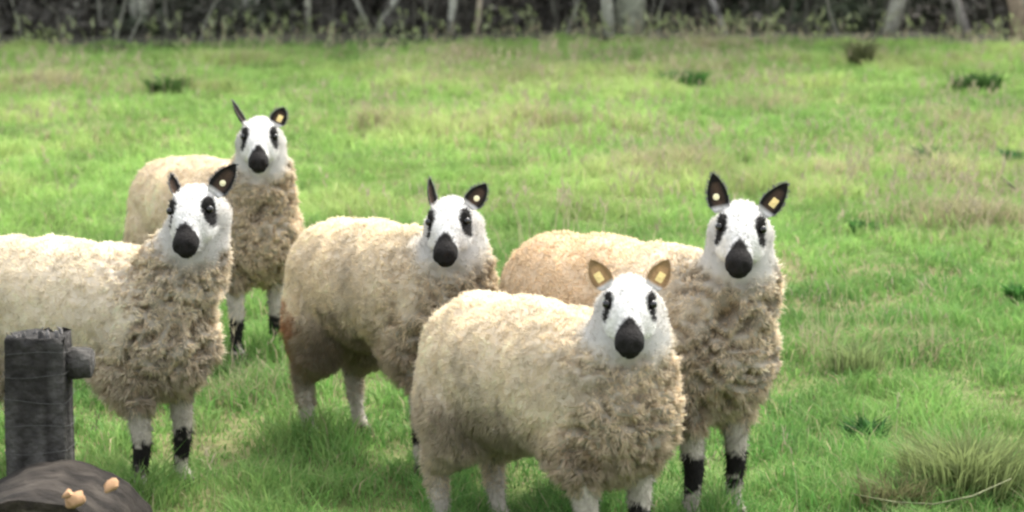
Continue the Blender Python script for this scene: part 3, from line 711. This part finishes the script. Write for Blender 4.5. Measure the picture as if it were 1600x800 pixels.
# ------------------------------------------------------------------ post and log
def build_post():
    b = at_depth(58, 500, 6.6); x0 = b.x; y0 = b.y; z0 = gz(x0, y0)
    root = empty("fence_post", (x0, y0, z0)); tag(root, "dark weathered wooden post with a short rail stub, in front of the left sheep", "post")
    bm = bmesh.new(); hw_, hd = .084, .075; n = 26
    rings = []
    ht = .60
    for i in range(n):
        z = -.1 + (ht + .1) * i / (n - 1); ring = []
        for j in range(32):
            th = 2 * math.pi * j / 32; c, s = math.cos(th), math.sin(th); m = max(abs(c), abs(s)) ** .75
            r = 1 / m * (1 + .06 * noise.noise(Vector((c * 2, s * 2, z * 2.2))) + .05 * noise.noise(Vector((c * 9, s * 9, z * 3))))
            dz = 0
            if i == n - 1: dz = .022 * noise.noise(Vector((c * 4, s * 4, 5))) - .01 * abs(noise.noise(Vector((c * 12, s * 12, 9))))
            ring.append(bm.verts.new((c * hw_ * r, s * hd * r, z + dz)))
        rings.append(ring)
    for i in range(n - 1):
        for j in range(32): bm.faces.new((rings[i][j], rings[i][(j + 1) % 32], rings[i + 1][(j + 1) % 32], rings[i + 1][j]))
    bm.faces.new(rings[-1])
    for v in list(rings[-1]): pass
    me = bpy.data.meshes.new("p"); bm.to_mesh(me); bm.free(); V, N, T = mesh_arrays(me)
    c = mixc(np.array([[.025, .023, .021]]), np.array([[.065, .062, .057]]), sstep(.35, .7, fbm(V * np.array([30, 30, 4]), 3, 3)))
    A = Acc(); A.add(V, [T], c)
    for i in range(12):     # splinters on the broken top
        px_, py_ = random.uniform(-.075, .075), random.uniform(-.06, .06); l = random.uniform(.004, .022)
        Vv, Ff = tube([(px_, py_, ht - .03), (px_ + random.uniform(-.004, .004), py_, ht + l * .4), (px_ + random.uniform(-.01, .01), py_, ht + l)], [.010, .006, .001], 5)
        A.add(Vv, Ff, np.repeat(np.array([[.09, .085, .08]]) * random.uniform(.6, 1.8), len(Vv), 0))
    A.build("upright", M_WOOD, root, smooth=False)
    # rail stub
    Vv, Ff = tube([(.06, .0, ht - .085), (.10, .005, ht - .082), (.140, .01, ht - .080), (.146, .01, ht - .080)], [.044, .048, .045, .036], 7, True, .7, 4)
    A = Acc(); A.add(Vv, Ff, mixc(np.array([[.035, .033, .030]]), np.array([[.085, .08, .073]]), fbm(Vv * 20, 5, 2))); A.build("rail_stub", M_WOOD, root)
    for zz in (.56, .50, .43, .36, .29):
        pts = []
        for j in range(33):
            th = 2 * math.pi * j / 32; c, s = math.cos(th), math.sin(th); m = max(abs(c), abs(s)) ** .75
            pts.append((c * (hw_ + .006) / m, s * (hd + .006) / m, zz + .006 * math.sin(th * 2 + zz * 30)))
        Vv, Ff = tube(pts, [.0007] * 33, 6, False); mesh_np("wire_loop", Vv, Ff, M_WIRE, root)
build_post()
def build_log():
    c = at_depth(58, 768 + .275 * 3870 / 6.05, 6.05); r0 = .275; z = c.z
    root = empty("sawn_log", (c.x, c.y, gz(c.x, c.y))); tag(root, "dark-barked sawn log with pale fungus on its cut end, below the wooden post", "log")
    cz = c.z - root.location.z
    # the log lies away from the camera, its cut end towards it, partly sunk in the grass
    seg = 64; A = Acc(); L = .44; nb = 14; V = []
    for i in range(nb):
        y = L * i / (nb - 1)
        for j in range(seg):
            th = 2 * math.pi * j / seg; p = Vector((math.cos(th) * 3, math.sin(th) * 3, y * 3))
            r = r0 * (1 + .05 * noise.noise(p * .5) + .035 * noise.noise(p * 2.2))
            V.append((math.cos(th) * r, y - .05, math.sin(th) * r + cz))
    V = np.array(V); i = np.arange(nb * seg).reshape(nb, seg); i2 = np.roll(i, -1, 1)
    F = np.stack([i[:-1].ravel(), i2[:-1].ravel(), i2[1:].ravel(), i[1:].ravel()], 1)
    back = i[-1][::-1][None]
    col = mixc(np.array([[.014, .012, .010]]), np.array([[.040, .034, .028]]), sstep(.35, .7, fbm(V * 16, 9, 3)))
    A.add(V, [F], col); A.build("bark", M_BARK, root)
    # cut ends
    for y, nm, sg in ((-.05, "cut_face", 1), (L - .05, "cut_face", -1)):
        rr = 14; V = []
        for a in range(rr):
            t = a / (rr - 1)
            for j in range(seg):
                th = 2 * math.pi * j / seg; yy0 = (0 if sg == 1 else L); p = Vector((math.cos(th) * 3, math.sin(th) * 3, yy0 * 3))
                r = r0 * (1 + .05 * noise.noise(p * .5) + .035 * noise.noise(p * 2.2)) * t
                bul = .018 * sg * (1 - sstep(.80, .90, np.array([t]))[0]) * 1.0
                V.append((math.cos(th) * r, y + bul + .006 * noise.noise(Vector((math.cos(th) * r * 20, math.sin(th) * r * 20, 2))), math.sin(th) * r + cz))
        V = np.array(V); i = np.arange(rr * seg).reshape(rr, seg); i2 = np.roll(i, -1, 1)
        F = np.stack([i[:-1].ravel(), i2[:-1].ravel(), i2[1:].ravel(), i[1:].ravel()], 1)[seg:]
        F = np.concatenate([F, ]) ; T = np.stack([np.full(seg, 0), i[1], i2[1]], 1)
        rad = np.hypot(V[:, 0], V[:, 2] - cz) / r0
        ring = .5 + .5 * np.sin(rad * 75 + fbm(V * 8, 2, 2) * 6)
        c0 = mixc(np.array([[.14, .125, .10]]), np.array([[.26, .22, .17]]), ring * .5 + .5 * fbm(V * 14, 4, 3))
        c0 = mixc(c0, np.array([[.035, .028, .022]]), sstep(.83, .88, rad + (fbm(V * 12, 8, 2) - .5) * .1))
        mesh_np(nm, V, [F, T] , M_WOOD, root, c0)
    # bracket fungus on the cut end
    for px_, py_, rx, rz in ((118, 780, .026, .018), (174, 758, .018, .013), (108, 771, .012, .009)):
        q = at_depth(px_, py_, 6.0); bm = bmesh.new()
        M4 = Matrix.Translation((q.x - root.location.x, 6.0 - root.location.y - .005 , q.z - root.location.z)) @ Matrix.Diagonal((rx, .024, rz, 1))
        bmesh.ops.create_icosphere(bm, subdivisions=3, radius=1, matrix=M4)
        for v in bm.verts: v.co += Vector((1, 1, 1)) * .010 * noise.noise(v.co * 60)
        for f in bm.faces: f.smooth = True
        me = bpy.data.meshes.new("fungus"); bm.to_mesh(me); bm.free(); me.materials.append(M_FUNGUS); o = bpy.data.objects.new("fungus", me); COL.objects.link(o); o.parent = root
M_FUNGUS = plain("fungus", (.33, .20, .11), .9, .15, 0, 60)
build_log()

# ------------------------------------------------------------------ weeds, tussock, fallen sticks
def weed(label, px, py, w_, h_, col, n, seed, name="weed", cat="weed", group=None, leafw=.02, hmul=1.0):
    b = at(px, py); root_z = gz(b.x, b.y); r = np.random.default_rng(seed)
    P = np.column_stack([np.clip(r.normal(0, w_ * .3, n), -w_ * .6, w_ * .6), np.clip(r.normal(0, w_ * .26, n), -w_ * .6, w_ * .6), np.zeros(n)]); P[:, 2] = r.uniform(0, .25, n) * h_ 
    h_ *= hmul; P[:, 2] *= hmul
    d = P[:, :2] / np.maximum(.02, np.linalg.norm(P[:, :2], axis=1))[:, None] + r.normal(0, .5, (n, 2)); d /= np.linalg.norm(d, axis=1)[:, None]
    C = np.array([col]) * r.uniform(.6, 1.4, (n, 1))
    V, Q, T, Cc = blades(P, d, r.uniform(.4, 1.1, n) * h_, np.full(n, leafw) * r.uniform(.6, 1.2, n), r.uniform(.3, 1.2, n), C, 1.1)
    A = Acc(); A.add(V, [Q, T], Cc); o = A.build(name, M_GRASS); o.location = (b.x, b.y, root_z); tag(o, label, cat, group); return o
GW = "dark weed clumps in the field"
weed("dark green thistle clump high on the right, near the wood", 1525, 150, .30, .10, (.04, .085, .022), 240, 1, "weed_clump", group=GW, leafw=.035, hmul=1.7)
weed("small round dark green weed right of the big dry patch", 1452, 270, .10, .10, (.03, .09, .03), 160, 2, "weed_clump", group=GW, hmul=1.5, leafw=.025)
weed("dark green low weed between the wood and the right-hand sheep", 1065, 132, .30, .10, (.05, .13, .03), 240, 3, "weed_clump", group=GW, leafw=.035, hmul=1.7)
weed("dark olive weed clump left of the rearmost sheep's ears", 262, 148, .25, .11, (.06, .11, .03), 200, 4, "weed_clump", group=GW, leafw=.035, hmul=1.7)
weed("small dark weed clump near the wood, in line with the right-hand sheep's right ear", 1345, 108, .16, .14, (.09, .10, .045), 130, 5, "weed_clump", group=GW, leafw=.03, hmul=2.2)
weed("flat dark green weed beside the right picture edge, by the stick", 1585, 262, .10, .08, (.03, .10, .03), 120, 6, "weed_clump", group=GW, hmul=1.5, leafw=.025)
weed("low broad-leaved dark weed in the grass right of the black knees", 1358, 690, .10, .06, (.028, .085, .02), 170, 7, "weed_clump", group=GW, leafw=.016, hmul=1.3)
weed("small dark weed between the dry patches right of the right-hand sheep", 1350, 365, .10, .05, (.05, .13, .03), 110, 8, "weed_clump", group=GW, hmul=1.5, leafw=.025)
weed("dark green weed low at the far right edge, under the tussock", 1590, 480, .07, .05, (.05, .14, .03), 90, 9, "weed_clump", group=GW, hmul=1.5, leafw=.025)
weed("tall yellowing grass tussock in the bottom right corner", 1510, 775, .28, .19, (.17, .21, .08), 1300, 10, "grass_tussock", "tussock", leafw=.006)
weed("smaller straw-coloured tussock halfway down the right side", 1335, 590, .16, .13, (.17, .22, .085), 350, 11, "grass_tussock", "tussock", leafw=.006)
weed("brownish matted tussock left of the yellow corner tussock", 1400, 800, .16, .10, (.14, .14, .065), 400, 12, "grass_tussock", "tussock", leafw=.006)
def stick(label, pts, r, col, name="stick", cat="stick"):
    P = [at(a, b, h) for a, b, h in pts]; o0 = P[0]; V, F = tube([p - o0 for p in P], [r] * (len(P) - 1) + [r * .5], 7, True, .2, 1)
    o = mesh_np(name, V, F, M_BARK, col=np.repeat(np.array([col]), len(V), 0)); o.location = o0; tag(o, label, cat)
stick("short dark stick lying in the grass at the right picture edge", [(1558, 270, .04), (1568, 280, .05), (1580, 290, .06), (1588, 297, .05)], .008, (.06, .055, .04))
stick("pale arching dead stalk at the foot of the corner tussock", [(1330, 772, .05), (1400, 785, .08), (1460, 788, .10), (1520, 775, .12), (1580, 748, .14)], .0024, (.17, .18, .10), "dead_stalk", "stalk")
